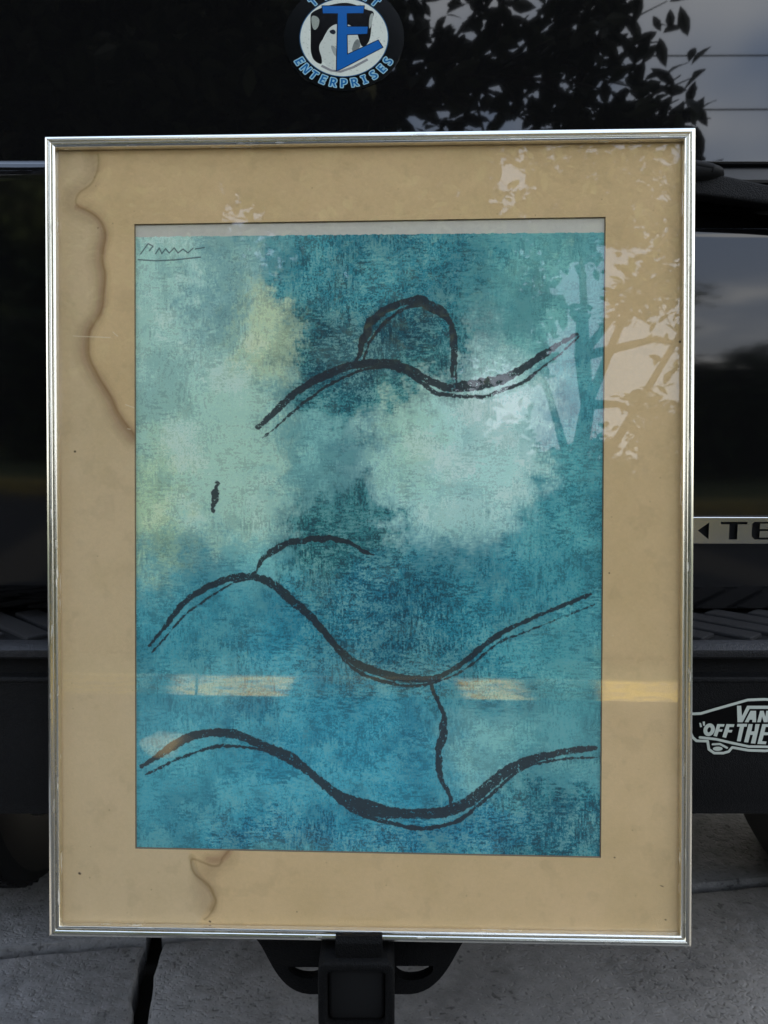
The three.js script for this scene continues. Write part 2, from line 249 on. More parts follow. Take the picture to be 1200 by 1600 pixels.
  // step bumper
  const bp = [[-0.225, 0.590], [-0.225, 0.7640], [-0.075, 0.7648], [-0.064, 0.7640], [-0.0585, 0.7600], [-0.0578, 0.7535], [-0.0600, 0.7510], [-0.0690, 0.7500], [-0.0700, 0.7480], [-0.0700, 0.7350], [-0.0680, 0.7335], [-0.0605, 0.7325], [-0.0595, 0.7310], [-0.0595, 0.7285], [-0.0615, 0.7270], [-0.0625, 0.7200], [-0.0610, 0.66], [-0.0640, 0.60], [-0.0700, 0.5870], [-0.0800, 0.5850], [-0.20, 0.5850]];
  const bump = part('step_bumper', extrudeX(bp, TC - 0.93, TC + 0.93, 0.6), plastic, suv, 'dark plastic step bumper with a ribbed top');
  part('step_edge', extrudeX([[-0.076, 0.7646], [-0.0635, 0.7638], [-0.0565, 0.7595], [-0.0562, 0.7540], [-0.0575, 0.7522], [-0.0585, 0.7540], [-0.0590, 0.7590], [-0.0650, 0.7625], [-0.076, 0.7632]].map(([z, y]) => [z, y + 0.0014]), TC - 0.90, TC + 0.90, 0.8), plasticDusty, bump, 'dusty worn front edge of the step');
  const rib = new RoundedBoxGeometry(0.150, 0.0052, 0.026, 2, 0.002);
  for (let i = 0; i < 37; i++) { const x = -0.86 + i * 0.048; const q = part('tread_rib', rib, plasticDusty, bump); q.position.set(TC + x, 0.7662, -0.137); q.rotation.y = -0.80; }

  // skateboard sticker on the bumper
  const u = 0.00065, ox = 1086, oy = 1135;                            // photo pixels -> metres
  const W2 = 1024, H2 = 512, cs = document.createElement('canvas'); cs.width = W2; cs.height = H2; const k = cs.getContext('2d');
  const sc = 4; k.setTransform(sc, 0, 0, sc, 8 - (1080 - 0) * sc, 12 - 1085 * sc); k.fillStyle = '#040404'; k.fillRect(1000, 1000, 400, 400);
  const white = '#c3c9bd', z10 = (pts) => pts.map(([x, y]) => [1080 + x / 10, 1080 + y / 10]);
  const board = new Path2D(); const bd = z10([[-10, 640], [-15, 420], [0, 370], [150, 362], [350, 300], [600, 225], [850, 150], [1100, 140], [1300, 150], [1500, 200], [1750, 290], [1950, 345], [2150, 360], [2270, 390], [2300, 560], [2270, 740], [2150, 800], [2010, 800], [1985, 900], [1880, 985], [1700, 985], [1600, 890], [1400, 930], [1150, 955], [900, 945], [650, 900], [600, 965], [520, 990], [380, 990], [295, 930], [270, 800], [100, 795], [40, 740]]);
  bd.forEach(([x, y], i) => i ? board.lineTo(x, y) : board.moveTo(x, y)); board.closePath();
  k.strokeStyle = white; k.lineWidth = 4.2; k.lineJoin = 'round'; k.lineCap = 'round'; k.stroke(board);
  const ln = (pts, w) => { k.lineWidth = w; k.beginPath(); z10(pts).forEach(([x, y], i) => i ? k.lineTo(x, y) : k.moveTo(x, y)); k.stroke(); };
  ln([[150, 740], [400, 770], [650, 830], [900, 885], [1200, 890], [1500, 860], [1800, 780], [2120, 740]], 4);
  ln([[350, 850], [460, 845], [570, 905]], 3.4); ln([[1700, 905], [1800, 850], [1920, 850]], 3.4);
  k.fillStyle = white; for (const x of [430, 1830]) { k.beginPath(); k.ellipse(1080 + x / 10, 1080 + 92, 7.5, 3.4, 0, 0, 7); k.fill(); }
  const gl = (polys) => { for (const p of polys) { k.beginPath(); z10(p).forEach(([x, y], i) => i ? k.lineTo(x, y) : k.moveTo(x, y)); k.closePath(); k.fill('evenodd'); } };
  // V with the long bar, A N S
  gl([[[690, 240], [755, 240], [775, 400], [845, 240], [1560, 240], [1560, 290], [885, 290], [790, 500], [710, 500]]]);
  gl([[[900, 320], [985, 320], [995, 500], [935, 500], [935, 460], [895, 460], [880, 500], [820, 500]], [[1045, 320], [1100, 320], [1130, 410], [1140, 320], [1195, 320], [1170, 500], [1110, 500], [1080, 410], [1065, 500], [1010, 500]]]);
  gl([[[1230, 320], [1370, 320], [1365, 360], [1290, 360], [1288, 390], [1350, 390], [1340, 500], [1210, 500], [1215, 460], [1280, 460], [1285, 430], [1222, 430]]]);
  // "OFF THE WALL"
  gl([[[128, 510], [155, 510], [175, 575], [145, 580]], [[180, 490], [215, 490], [218, 555], [190, 555]]]);
  k.lineWidth = 6; k.beginPath(); k.ellipse(1080 + 28.5, 1080 + 62, 5.6, 7.2, 0.25, 0, 7); k.stroke();
  const F = (x, y, s) => [[x + 50 * s, y], [x + 165 * s, y + 3], [x + 155 * s, y + 45 * s], [x + 95 * s, y + 43 * s], [x + 88 * s, y + 85 * s], [x + 140 * s, y + 87 * s], [x + 128 * s, y + 125 * s], [x + 78 * s, y + 123 * s], [x + 55 * s, y + 205 * s], [x, y + 190 * s]];
  gl([F(355, 528, 0.98), F(490, 528, 1.08)]);
  gl([[[710, 525], [860, 525], [855, 570], [815, 570], [775, 805], [715, 800], [750, 570], [705, 570]], [[880, 530], [945, 530], [930, 645], [975, 645], [985, 530], [1050, 530], [1000, 840], [930, 835], [955, 700], [915, 700], [890, 822], [825, 815]], [[1090, 530], [1230, 530], [1225, 575], [1145, 575], [1130, 660], [1195, 660], [1188, 705], [1122, 705], [1100, 800], [1170, 805], [1160, 850], [1030, 845]]]);
  gl([[[1300, 540], [1355, 540], [1350, 740], [1390, 600], [1425, 600], [1430, 735], [1480, 540], [1535, 540], [1470, 840], [1400, 840], [1395, 720], [1360, 840], [1295, 840]], [[1590, 545], [1660, 545], [1680, 810], [1620, 812], [1620, 760], [1575, 765], [1555, 820], [1495, 828]], [[1720, 545], [1775, 545], [1755, 740], [1825, 730], [1815, 780], [1700, 795]], [[1870, 545], [1920, 545], [1905, 710], [1970, 690], [1960, 740], [1850, 765]], [[2000, 500], [2035, 500], [2025, 565], [1995, 565]], [[2060, 505], [2090, 505], [2078, 570], [2048, 570]]]);
  const t2 = new THREE.CanvasTexture(cs); t2.colorSpace = THREE.SRGBColorSpace; t2.anisotropy = 8;
  const bsh = new THREE.Shape(bd.map(([x, y]) => new THREE.Vector2((x - ox) * u * 1.0, -(y - oy) * u)));
  const sg = new THREE.ExtrudeGeometry(bsh, { depth: 0.0005, bevelEnabled: true, bevelSize: 0.0016, bevelThickness: 0.0001, bevelSegments: 1 });
  for (let i = 0, a = sg.attributes.uv, p = sg.attributes.position; i < a.count; i++) { const x = p.getX(i) / u + ox, y = -p.getY(i) / u + oy; a.setXY(i, (8 + (x - 1080) * sc) / W2, 1 - (12 + (y - 1085) * sc) / H2); }
  const vs = part('sticker', sg, phy({ map: t2, roughness: 0.45, specularIntensity: 0.25 }), bump, 'black skateboard-shaped sticker with white lettering OFF THE WALL'); vs.position.set(0.3073, 0.6835, -0.0608);

  // tow hitch under the bumper
  const hitch = part('tow_hitch', (() => {                            // bracket plate with two chain eyes
    const s = new THREE.Shape(); s.moveTo(-0.125, 0.56); s.lineTo(0.079, 0.56); s.lineTo(0.079, 0.478); s.bezierCurveTo(0.068, 0.463, 0.058, 0.422, 0.026, 0.4195); s.lineTo(-0.074, 0.4195); s.bezierCurveTo(-0.106, 0.422, -0.112, 0.463, -0.125, 0.478); s.closePath();
    for (const m of [-1, 1]) { const h = new THREE.Path(), X = (x) => -0.0235 + m * x; h.moveTo(X(0.034), 0.4485); h.lineTo(X(0.072), 0.4485); h.bezierCurveTo(X(0.074), 0.440, X(0.062), 0.4335, X(0.050), 0.4335); h.bezierCurveTo(X(0.041), 0.4335, X(0.036), 0.438, X(0.034), 0.4425); h.closePath(); s.holes.push(h); }
    const g = new THREE.ExtrudeGeometry(s, { depth: 0.009, bevelEnabled: true, bevelSize: 0.002, bevelThickness: 0.002, bevelSegments: 2, curveSegments: 14 }); g.translate(0, 0, -0.040); return toCreasedNormals(g, 0.6);
  })(), iron, suv, 'black tow hitch receiver below the bumper');
  const rr = (w, r, Ctor) => { const s = new Ctor(), h = w / 2; s.moveTo(-h + r, -h); s.lineTo(h - r, -h); s.quadraticCurveTo(h, -h, h, -h + r); s.lineTo(h, h - r); s.quadraticCurveTo(h, h, h - r, h); s.lineTo(-h + r, h); s.quadraticCurveTo(-h, h, -h, h - r); s.lineTo(-h, -h + r); s.quadraticCurveTo(-h, -h, -h + r, -h); return s; };
  const collar = rr(0.0715, 0.010, THREE.Shape); collar.holes.push(rr(0.054, 0.006, THREE.Path));
  const col = part('collar', toCreasedNormals(new THREE.ExtrudeGeometry(collar, { depth: 0.30, bevelEnabled: true, bevelSize: 0.0025, bevelThickness: 0.0025, bevelSegments: 3, bevelOffset: -0.0025 }), 0.7), iron, hitch); col.position.set(-0.0258, 0.4487, -0.282);
  const cap = part('tube_cap', toCreasedNormals(new THREE.ExtrudeGeometry(rr(0.053, 0.008, THREE.Shape), { depth: 0.010, bevelEnabled: true, bevelSize: 0.003, bevelThickness: 0.003, bevelSegments: 3, bevelOffset: -0.003 }), 0.7), rubber, hitch); cap.position.set(-0.0258, 0.4487, 0.000);
  const tabS = new THREE.Shape(); [[-0.030, 0.4846], [0.0110, 0.4846], [0.0110, 0.4985], [0.0085, 0.5035], [0.0035, 0.5035], [0.0022, 0.4928], [-0.030, 0.4905]].forEach(([z, y], i) => i ? tabS.lineTo(-z, y) : tabS.moveTo(-z, y));
  const tg = new THREE.ExtrudeGeometry(tabS, { depth: 0.042, bevelEnabled: true, bevelSize: 0.001, bevelThickness: 0.001, bevelSegments: 2 }); tg.rotateY(Math.PI / 2); tg.translate(-0.0445, 0.0, 0);
  part('rest_tab', tg, iron, hitch);
  part('crossbar', (() => { const g = new THREE.CylinderGeometry(0.03, 0.03, 1.1, 20); g.rotateZ(Math.PI / 2); g.translate(TC, 0.555, -0.22); return g; })(), iron, hitch);

  // wheels
  const tp = [[0.24, -0.10], [0.30, -0.118], [0.345, -0.116], [0.364, -0.104], [0.371, -0.09], [0.371, -0.052], [0.362, -0.048], [0.362, -0.040], [0.371, -0.036], [0.371, -0.006], [0.362, -0.002], [0.362, 0.006], [0.371, 0.010], [0.371, 0.036], [0.362, 0.040], [0.362, 0.048], [0.371, 0.052], [0.371, 0.09], [0.364, 0.104], [0.345, 0.116], [0.30, 0.118], [0.24, 0.10]];
  const tyreG = toCreasedNormals(new THREE.LatheGeometry(tp.map(([x, y]) => new THREE.Vector2(x, y)), 64), 0.5); tyreG.rotateZ(Math.PI / 2);
  const blocks = []; for (let i = 0; i < 72; i++) for (const [x, o] of [[-0.075, 0], [-0.023, 0.5], [0.023, 0], [0.075, 0.5]]) { const b = new THREE.BoxGeometry(0.032, 0.006, 0.020); b.rotateY(0.25 * Math.sign(x)); b.translate(x, 0.3735, 0); b.rotateX((i + o) / 72 * 2 * Math.PI); blocks.push(b); }
  const treadG = mergeGeometries(blocks);
  const rimG = new THREE.LatheGeometry([[0.02, 0.05], [0.07, 0.055], [0.08, 0.03], [0.16, 0.02], [0.2, 0.05], [0.235, 0.085], [0.245, 0.10], [0.245, -0.10], [0.2, -0.06], [0.05, -0.06]].map(([x, y]) => new THREE.Vector2(x, y)), 48);
  const rimMat = std({ color: rgb(0.5, 0.5, 0.5), roughness: 0.35, metalness: 0.9 });
  for (const z of [-1.06, -3.62]) for (const s of [-1, 1]) {
    const w = part('wheel', tyreG, rubber, suv); w.position.set(TC + 0.04 + s * 0.885, 0.370, z); if (s < 0) w.rotation.y = Math.PI;
    const tr = part('tread_block', treadG, rubber, w); tr.userData.kind = 'stuff';
    const rm = part('rim', rimG, rimMat, w); rm.rotation.z = -Math.PI / 2;
  }
}
// ------------------------------------------------------------------ the framed print, resting on the hitch and leaning on the bumper
const pic = thing('framed_print', 'large framed abstract blue print in a tan mat and thin silver metal frame', 'framed picture', [-0.0166, 0.4931, 0.0001]);
pic.rotation.order = 'YXZ';
pic.rotation.set(THREE.MathUtils.degToRad(-6.145), THREE.MathUtils.degToRad(-1.917), THREE.MathUtils.degToRad(0.212));
{
  const W = 0.610, H = 0.763, D = 0.018;
  // metal rails, mitred: profile as [inset from the outer edge, height], front at 0
  const prof = [[0, -D], [0, -0.0016], [0.0004, -0.0006], [0.0012, 0.0002], [0.0024, 0.0008], [0.0040, 0.0009], [0.0056, 0.0004], [0.0062, -0.0006], [0.0066, -0.0014], [0.0071, -0.0008], [0.0078, 0.0000], [0.0088, 0.0001], [0.0097, -0.0006], [0.0103, -0.0020], [0.0105, -0.0046], [0.0105, -0.0066], [0.0016, -0.0066], [0.0016, -D]];
  const railTex = dataTex(64, 1024, (x, y) => 255 * clamp(0.22 + 0.18 * (fbm(x * 0.9, y * 0.02, 3) - 0.5) + 0.5 * sstep(0.70, 0.86, fbm(x * 0.12 + 40, y * 0.035, 4))), false);
  const silver = std({ color: rgb(0.82, 0.79, 0.69), metalness: 1, roughness: 1, roughnessMap: railTex, name: 'brushed metal' });
  const rail = (len, label) => {
    const pos = [], uv = [], n = prof.length;
    for (let k = 0; k < n; k++) { const [u0, w0] = prof[k], [u1, w1] = prof[(k + 1) % n]; const q = [[u0 + 0.0001, u0, w0], [len - u0 - 0.0001, u0, w0], [len - u1 - 0.0001, u1, w1], [u1 + 0.0001, u1, w1]]; for (const i of [0, 1, 2, 0, 2, 3]) { pos.push(...q[i]); uv.push((k + (i > 1 ? 1 : 0)) / n, q[i][0]); } }
    const g = new THREE.BufferGeometry(); g.setAttribute('position', new THREE.Float32BufferAttribute(pos, 3)); g.setAttribute('uv', new THREE.Float32BufferAttribute(uv, 2)); g.computeVertexNormals();
    const m = part('frame_rail', toCreasedNormals(g, 0.75), silver, pic); return m;
  };
  const b = rail(W); b.position.set(-W / 2, 0, 0);
  const t = rail(W); t.position.set(W / 2, H, 0); t.rotation.z = Math.PI;
  const r = rail(H); r.position.set(W / 2, 0, 0); r.rotation.z = Math.PI / 2;
  const l = rail(H); l.position.set(-W / 2, H, 0); l.rotation.z = -Math.PI / 2;

  // glazing: a real 2 mm pane
  const glass = phy({ color: rgb(1, 1, 1), transmission: 1, thickness: 0, roughness: 0, ior: 1.5, name: 'glazing' });
  const gz = part('glazing', new THREE.BoxGeometry(W - 0.0036, H - 0.0036, 0.0012), glass, pic); gz.position.set(0, H / 2, -0.0075);

  // mat board: window opening with a bevel, old water stains
  const MW = W - 0.0036, MH = H - 0.0036, CX = 1024, CY = 1280, cv = document.createElement('canvas'); cv.width = CX; cv.height = CY; const c = cv.getContext('2d');
  const img = c.createImageData(CX, CY);
  // local metres -> photo pixels, so that stains can be placed where they are on the board
  const X = (px) => (px - 577) * 0.000601, Y = (py) => H / 2 + 0.5098 - 0.000605 * py;
  const tide = [[150, 236], [151, 250], [146, 270], [136, 285], [118, 295], [112, 310], [118, 318], [138, 326], [155, 340], [163, 362], [157, 385], [156, 405], [161, 420], [159, 445], [157, 480], [140, 505], [133, 520], [132, 548], [136, 562], [150, 588], [158, 600], [170, 618], [178, 640], [190, 658], [204, 674], [215, 690]];
  const edgeAt = (y) => { if (y < 236) return 140 - (236 - y) * 2.5; if (y > 690) return y < 1350 ? 294 : y < 1412 ? 294 + (y - 1350) * 0.6 : 331 - (y - 1412) * 0.55; for (let i = 0; i < tide.length - 1; i++) if (y <= tide[i + 1][1]) { const k = (y - tide[i][1]) / (tide[i + 1][1] - tide[i][1]); return tide[i][0] + k * (tide[i + 1][0] - tide[i][0]); } return 400; };
  for (let j = 0; j < CY; j++) for (let i = 0; i < CX; i++) {
    const lx = (i / CX - 0.5) * MW, ly = H / 2 + (0.5 - j / CY) * MH, px = lx / 0.000601 + 577, py = (H / 2 + 0.5098 - ly) / 0.000605;
    const fine = (vn(i * 0.53, j * 0.53) - 0.5) * 0.05 + (vn(i * 0.17, j * 0.21) - 0.5) * 0.03, mott = (fbm(px * 0.012, py * 0.012, 5) - 0.5) * 0.16, foxing = sstep(0.60, 0.75, fbm(px * 0.03 + 60, py * 0.03 + 11, 4)) * 0.06;
    let R = 0.74, G = 0.53, B = 0.265, v = 1 + fine + mott - foxing;
    const wash = px < 420 ? sstep(3, -6, px - edgeAt(py + 6 * (fbm(px * 0.08, py * 0.08, 3) - 0.5))) : 0;      // bleached side of the tide line
    R += wash * -0.03; G += wash * 0.002; B += wash * 0.028;
    const k = 4 * (j * CX + i); img.data[k] = toS(clamp(R * v)); img.data[k + 1] = toS(clamp(G * v)); img.data[k + 2] = toS(clamp(B * v * (1 + 0.5 * mott))); img.data[k + 3] = 255;
  }
  c.putImageData(img, 0, 0);
  const kx = CX / (MW / 0.000601), ky = CY / (MH / 0.000605);
  c.setTransform(kx, 0, 0, ky, CX / 2 - 577 * kx, CY / 2 - ((0.5098) / 0.000605) * ky);
  const wob = rng(12);
  const stain = (pts, w, a, col = '92,62,26') => { for (let p = 0; p < 5; p++) { c.beginPath(); pts.forEach(([x, y], i) => { const dx = (wob() - 0.5) * 3.4, dy = (wob() - 0.5) * 3.0; if (!i) c.moveTo(x + dx, y + dy); else { const [ax, ay] = pts[i - 1]; c.quadraticCurveTo(ax, ay, (ax + x) / 2 + dx, (ay + y) / 2 + dy); } }); c.strokeStyle = `rgba(${col},${a / 5})`; c.lineWidth = w * (0.4 + 0.3 * p); c.lineJoin = 'round'; c.lineCap = 'round'; c.stroke(); } };
  stain(tide, 2.6, 0.24); stain(tide.map(([x, y], i) => [x - 7 + 3 * Math.sin(i), y]), 24, 0.16); stain(tide.slice(6).map(([x, y]) => [x - 2, y]), 8, 0.20); stain(tide.slice(9).map(([x, y]) => [x - 4, y]), 16, 0.14);
  stain([[358, 1336], [350, 1344], [344, 1352], [343, 1360], [334, 1364], [320, 1360], [296, 1350], [294, 1358], [299, 1376], [314, 1386], [326, 1396], [330, 1408], [336, 1418], [331, 1432], [322, 1446], [312, 1452]], 2.8, 0.36, '104,66,24'); stain([[352, 1346], [322, 1368], [310, 1384], [324, 1412], [318, 1440]], 30, 0.16, '104,66,24');
  stain([[296, 1350], [300, 1376], [328, 1398], [335, 1420], [322, 1446]], 9, 0.22, '104,66,24');
  stain([[358, 1336], [343, 1356], [300, 1346]], 10, 0.18, '104,66,24');
  c.fillStyle = 'rgba(40,24,8,0.8)'; for (const [x, y, rx, ry] of [[114, 1378, 2.4, 1.8], [110, 704, 1.8, 1.6], [1066, 536, 1.6, 1.8], [958, 895, 1, 1], [968, 1341, 1.6, 0.8], [1042, 1385, 3, 0.5], [325, 1452, 2, 1.2], [1048, 1438, 1.5, 0.8]]) { c.beginPath(); c.ellipse(x, y, rx, ry, 0.4, 0, 7); c.fill(); }
  const sr = rng(4); for (let i = 0; i < 260; i++) { c.fillStyle = `rgba(${sr() < 0.6 ? '60,38,12' : '235,220,180'},${0.15 + 0.3 * sr()})`; c.beginPath(); c.arc(85 + sr() * 990, 220 + sr() * 1240, 0.3 + sr() * 0.8, 0, 7); c.fill(); }
  c.strokeStyle = 'rgba(240,225,190,0.8)'; c.lineWidth = 1.2; for (const q of [[[108, 521], [125, 522], [152, 523], [168, 524]], [[172, 515], [180, 522]], [[195, 668], [200, 669]], [[192, 630], [206, 635]]]) { c.beginPath(); q.forEach(([x, y], i) => i ? c.lineTo(x, y) : c.moveTo(x, y)); c.stroke(); }
  const matTex = new THREE.CanvasTexture(cv); matTex.colorSpace = THREE.SRGBColorSpace; matTex.anisotropy = 8;
  const matMat = std({ map: matTex, roughness: 0.95, bumpMap: dataTex(256, 256, (x, y) => 255 * (0.5 * vn(x * 0.5, y * 0.5) + 0.5 * wrapN(x, y, 256, 40, 3)), false, [7, 9]), bumpScale: 0.00012, name: 'mat board' });
  const open = [[-0.2222, Y(345.5)], [0.2245, Y(342)], [0.2222, Y(1342)], [-0.2238, Y(1337)]];
  const shp = new THREE.Shape(); [[-MW / 2, 0.0018], [MW / 2, 0.0018], [MW / 2, H - 0.0018], [-MW / 2, H - 0.0018]].forEach(([x, y], i) => i ? shp.lineTo(x, y) : shp.moveTo(x, y)); shp.closePath();
  const hp = new THREE.Path(); open.forEach(([x, y], i) => i ? hp.lineTo(x, y) : hp.moveTo(x, y)); hp.closePath(); shp.holes.push(hp);
  const mg = new THREE.ShapeGeometry(shp); for (let i = 0, u = mg.attributes.uv, p = mg.attributes.position; i < u.count; i++) u.setXY(i, p.getX(i) / MW + 0.5, (p.getY(i) - H / 2) / MH + 0.5);
  const mat = part('mat_board', mg, matMat, pic, 'tan mat board with old water stains'); mat.position.z = -0.0086;
  const bev = []; for (let i = 0; i < 4; i++) { const [ax, ay] = open[i], [bx, by] = open[(i + 1) % 4], s = 0.0009, sx = (x) => x - Math.sign(x) * s, sy = (y) => y - Math.sign(y - H / 2) * s; const A = [ax, ay, 0], B = [bx, by, 0], C = [sx(bx), sy(by), -0.0016], Dd = [sx(ax), sy(ay), -0.0016]; for (const q of [A, C, B, A, Dd, C]) bev.push(...q); }
  const bgm = new THREE.BufferGeometry(); bgm.setAttribute('position', new THREE.Float32BufferAttribute(bev, 3)); bgm.computeVertexNormals();
  part('mat_bevel', bgm, std({ color: rgb(0.20, 0.15, 0.09), roughness: 0.95, side: THREE.DoubleSide }), mat);

  // the print: a plain abstract wash of blues, brushed and scumbled
  const PW = 0.456, PH = 0.616, TX = 1152, TY = 1536, SC = 1.0;
  const zones = [                                                     // x, y (photo pixels), rx, ry, strength, linear-display colour in sRGB numbers
    [255, 520, 130, 240, 1.0, [160, 188, 184]], [330, 700, 150, 170, 0.9, [160, 186, 176]], [400, 520, 60, 80, 0.6, [178, 186, 158]], [240, 780, 60, 130, 0.55, [168, 184, 150]],
    [320, 460, 40, 110, 0.55, [66, 118, 138]], [620, 420, 190, 80, 1.1, [52, 112, 130]], [860, 440, 120, 140, 0.8, [92, 148, 152]], [610, 560, 150, 90, 1.35, [40, 70, 86]], [720, 700, 130, 120, 1.1, [168, 200, 200]],
    [790, 620, 90, 100, 0.7, [176, 204, 204]], [660, 680, 70, 90, 0.5, [150, 178, 156]], [900, 760, 70, 240, 0.9, [64, 128, 142]], [470, 700, 60, 110, 0.5, [96, 150, 158]],
    [520, 860, 70, 120, 0.8, [64, 92, 100]], [620, 980, 150, 110, 0.9, [34, 88, 114]], [760, 1000, 160, 150, 0.8, [52, 122, 142]], [300, 980, 130, 130, 0.8, [62, 132, 152]], [480, 1050, 150, 130, 0.8, [48, 128, 154]],
    [560, 1200, 260, 100, 0.9, [44, 130, 158]], [780, 1170, 100, 100, 0.5, [120, 164, 166]], [270, 1220, 110, 130, 0.8, [64, 138, 158]], [600, 1310, 320, 40, 0.9, [28, 104, 136]], [890, 1310, 90, 60, 1.0, [38, 88, 106]], [870, 1100, 110, 140, 0.7, [78, 140, 150]], [380, 900, 80, 80, 0.5, [98, 156, 164]],
  ].map((z) => [...z.slice(0, 5), z[5].map(toL)]);
  const dark = [0.012, 0.055, 0.085], pale = [0.26, 0.52, 0.53], paper = [0.68, 0.64, 0.52];
  const strokes = [];                                                 // loose separate brush marks
  const br = rng(21);
  const sweep = (pts, w) => { const cv3 = new THREE.CatmullRomCurve3(pts.map(([x, y]) => new THREE.Vector3(x, y, 0))), n = 60, o = []; for (let i = 0; i <= n; i++) { const p = cv3.getPoint(i / n), e = Math.sin(Math.PI * clamp(0.06 + 0.9 * i / n)); o.push([p.x + 5 * (vn(i * 0.3, w * 7) - 0.5), p.y + 5 * (vn(i * 0.3 + 50, w * 7) - 0.5), w * (0.35 + 0.75 * e) * (0.7 + 0.6 * vn(i * 0.22, w * 3))]); } strokes.push(o); };
  const line = (pts, w) => { sweep(pts, w); sweep(pts.map(([x, y], i) => [x + 6, y + w * (0.9 + 0.5 * Math.sin(i * 2.1))]), w * 0.38); };
  line([[214, 1205], [330, 1150], [450, 1188], [560, 1262], [700, 1272], [820, 1196], [938, 1168]], 17); line([[226, 1012], [300, 934], [392, 900], [480, 958], [560, 1040], [676, 1064], [800, 986], [930, 930]], 12);
  line([[404, 668], [500, 588], [606, 566], [700, 604], [796, 588], [905, 520]], 15); line([[560, 566], [586, 500], [650, 470], [706, 500], [712, 590]], 13); sweep([[330, 800], [334, 775], [338, 752]], 8); sweep([[676, 1064], [700, 1130], [690, 1190], [712, 1262]], 10); sweep([[392, 900], [430, 860], [520, 842], [590, 870]], 9);
  const mask = new Float32Array(TX * TY);
  const U = (i) => ((i / TX - 0.5) * PW) / 0.000601 + 577, V = (j) => (H / 2 + 0.5098 - (Y(842) + (j / TY - 0.5) * PH)) / 0.000605;   // j from the bottom
  const iu = (px) => (((px - 577) * 0.000601) / PW + 0.5) * TX, jv = (py) => ((Y(py) - Y(842)) / PH + 0.5) * TY;
  for (const pts of strokes) for (let s = 0; s < pts.length - 1; s++) for (let q = 0; q < 8; q++) {
    const k = q / 8, x = iu(pts[s][0] + k * (pts[s + 1][0] - pts[s][0])), y = jv(pts[s][1] + k * (pts[s + 1][1] - pts[s][1])), w = (pts[s][2] + k * (pts[s + 1][2] - pts[s][2])) * TX / (PW / 0.000601) * 0.5;
    for (let j = Math.max(0, Math.floor(y - w - 3)); j < Math.min(TY, y + w + 3); j++) for (let i = Math.max(0, Math.floor(x - w - 3)); i < Math.min(TX, x + w + 3); i++) { const d = Math.hypot(i - x, j - y) + 7 * (fbm(i * 0.12, j * 0.12, 3) - 0.5); const v = 1 - sstep(w - 1.2, w + 1.2, d); if (v > mask[j * TX + i]) mask[j * TX + i] = v; }
  }
  const signature = [[[216, 392], [222, 384], [228, 376], [236, 380], [230, 387]], [[240, 392], [246, 383], [250, 392], [256, 384], [262, 391], [270, 383], [276, 391], [284, 385], [292, 391], [300, 384]], [[304, 385], [318, 383]], [[212, 401], [240, 403], [270, 402], [312, 398]]];
  const print = dataTex(TX, TY, (i, j) => {
    const px = U(i), py = V(j), wx = px + 90 * (fbm(px * 0.011, py * 0.011, 4) - 0.5) + 80 * (fbm(px * 0.045 + 9, py * 0.06, 5) - 0.5) + 26 * (vn(px * 0.5, py * 0.22) - 0.5), wy = py + 100 * (fbm(px * 0.011 + 50, py * 0.011 + 8, 4) - 0.5) + 80 * (fbm(px * 0.06 + 70, py * 0.045, 5) - 0.5) + 26 * (vn(px * 0.22 + 9, py * 0.5) - 0.5);
    if (py < 364.5 + 1.4 * vn(px * 0.2, 3)) { const n = 1 + 0.06 * (fbm(px * 0.3, py * 0.3, 3) - 0.5); return paper.map((v) => toS(v * n)); }
    let R = 0, G = 0, B = 0, T = 0.0001;
    for (const [zx, zy, rx, ry, s, col] of zones) { const dx = (wx - zx) / rx, dy = (wy - zy) / ry, e = dx * dx + dy * dy; if (e > 7) continue; const w = s * Math.exp(-1.6 * e) ** 1.5; R += col[0] * w; G += col[1] * w; B += col[2] * w; T += w; }
    const bg = [0.075, 0.235, 0.30], bw = 0.05; R = (R + bg[0] * bw) / (T + bw); G = (G + bg[1] * bw) / (T + bw); B = (B + bg[2] * bw) / (T + bw);
    { const low = sstep(0.30, 0.10, G); R *= 1.80 - 1.25 * low; G *= 1.80 + 0.10 * low; B *= 1.72 + 0.10 * low; }
    // dry brush: canvas weave broken by strokes, dark in the hollows and pale on the ridges
    const hz = fbm(px * 0.10, py * 0.42, 4), vt = fbm(px * 0.42 + 33, py * 0.09, 4), gr = vn(px * 0.95, py * 0.95) * 0.5 + vn(px * 0.45 + 7, py * 0.45) * 0.5, patch = fbm(px * 0.017 + 5, py * 0.017 + 2, 3), where = sstep(0.38, 0.62, patch);
    const tex = 0.42 * (where * hz + (1 - where) * vt) + 0.38 * gr + 0.20 * fbm(px * 0.06, py * 0.06 + 20, 4);
    const calm = 0.35 + 0.65 * (1 - sstep(0.25, 0.52, G));
    const big = 0.5 * fbm(px * 0.028 + 81, py * 0.024 + 17, 5) + 0.5 * fbm(px * 0.09 + 11, py * 0.08 + 7, 4), dk = sstep(0.485, 0.40, tex + 0.35 * (big - 0.5)) * 0.78 * calm, lt = sstep(0.53, 0.60, tex + 0.4 * (big - 0.5)) * 0.55 * calm;
    R += (dark[0] - R) * dk; G += (dark[1] - G) * dk; B += (dark[2] - B) * dk; R += (pale[0] - R) * lt; G += (pale[1] - G) * lt; B += (pale[2] - B) * lt;
    const k1 = fbm(px * 0.021 + 140 + 0.8 * vt, py * 0.017 + 60 + 0.8 * hz, 6), k2 = fbm(px * 0.019 + 12 + 0.9 * hz, py * 0.023 + 200 + 0.9 * vt, 6), rough = 0.30 * (gr - 0.5);
    const sc = sstep(0.535, 0.575, k1 + rough) * 0.42, kn = sstep(0.545, 0.575, k2 + rough * 0.6) * 0.40;
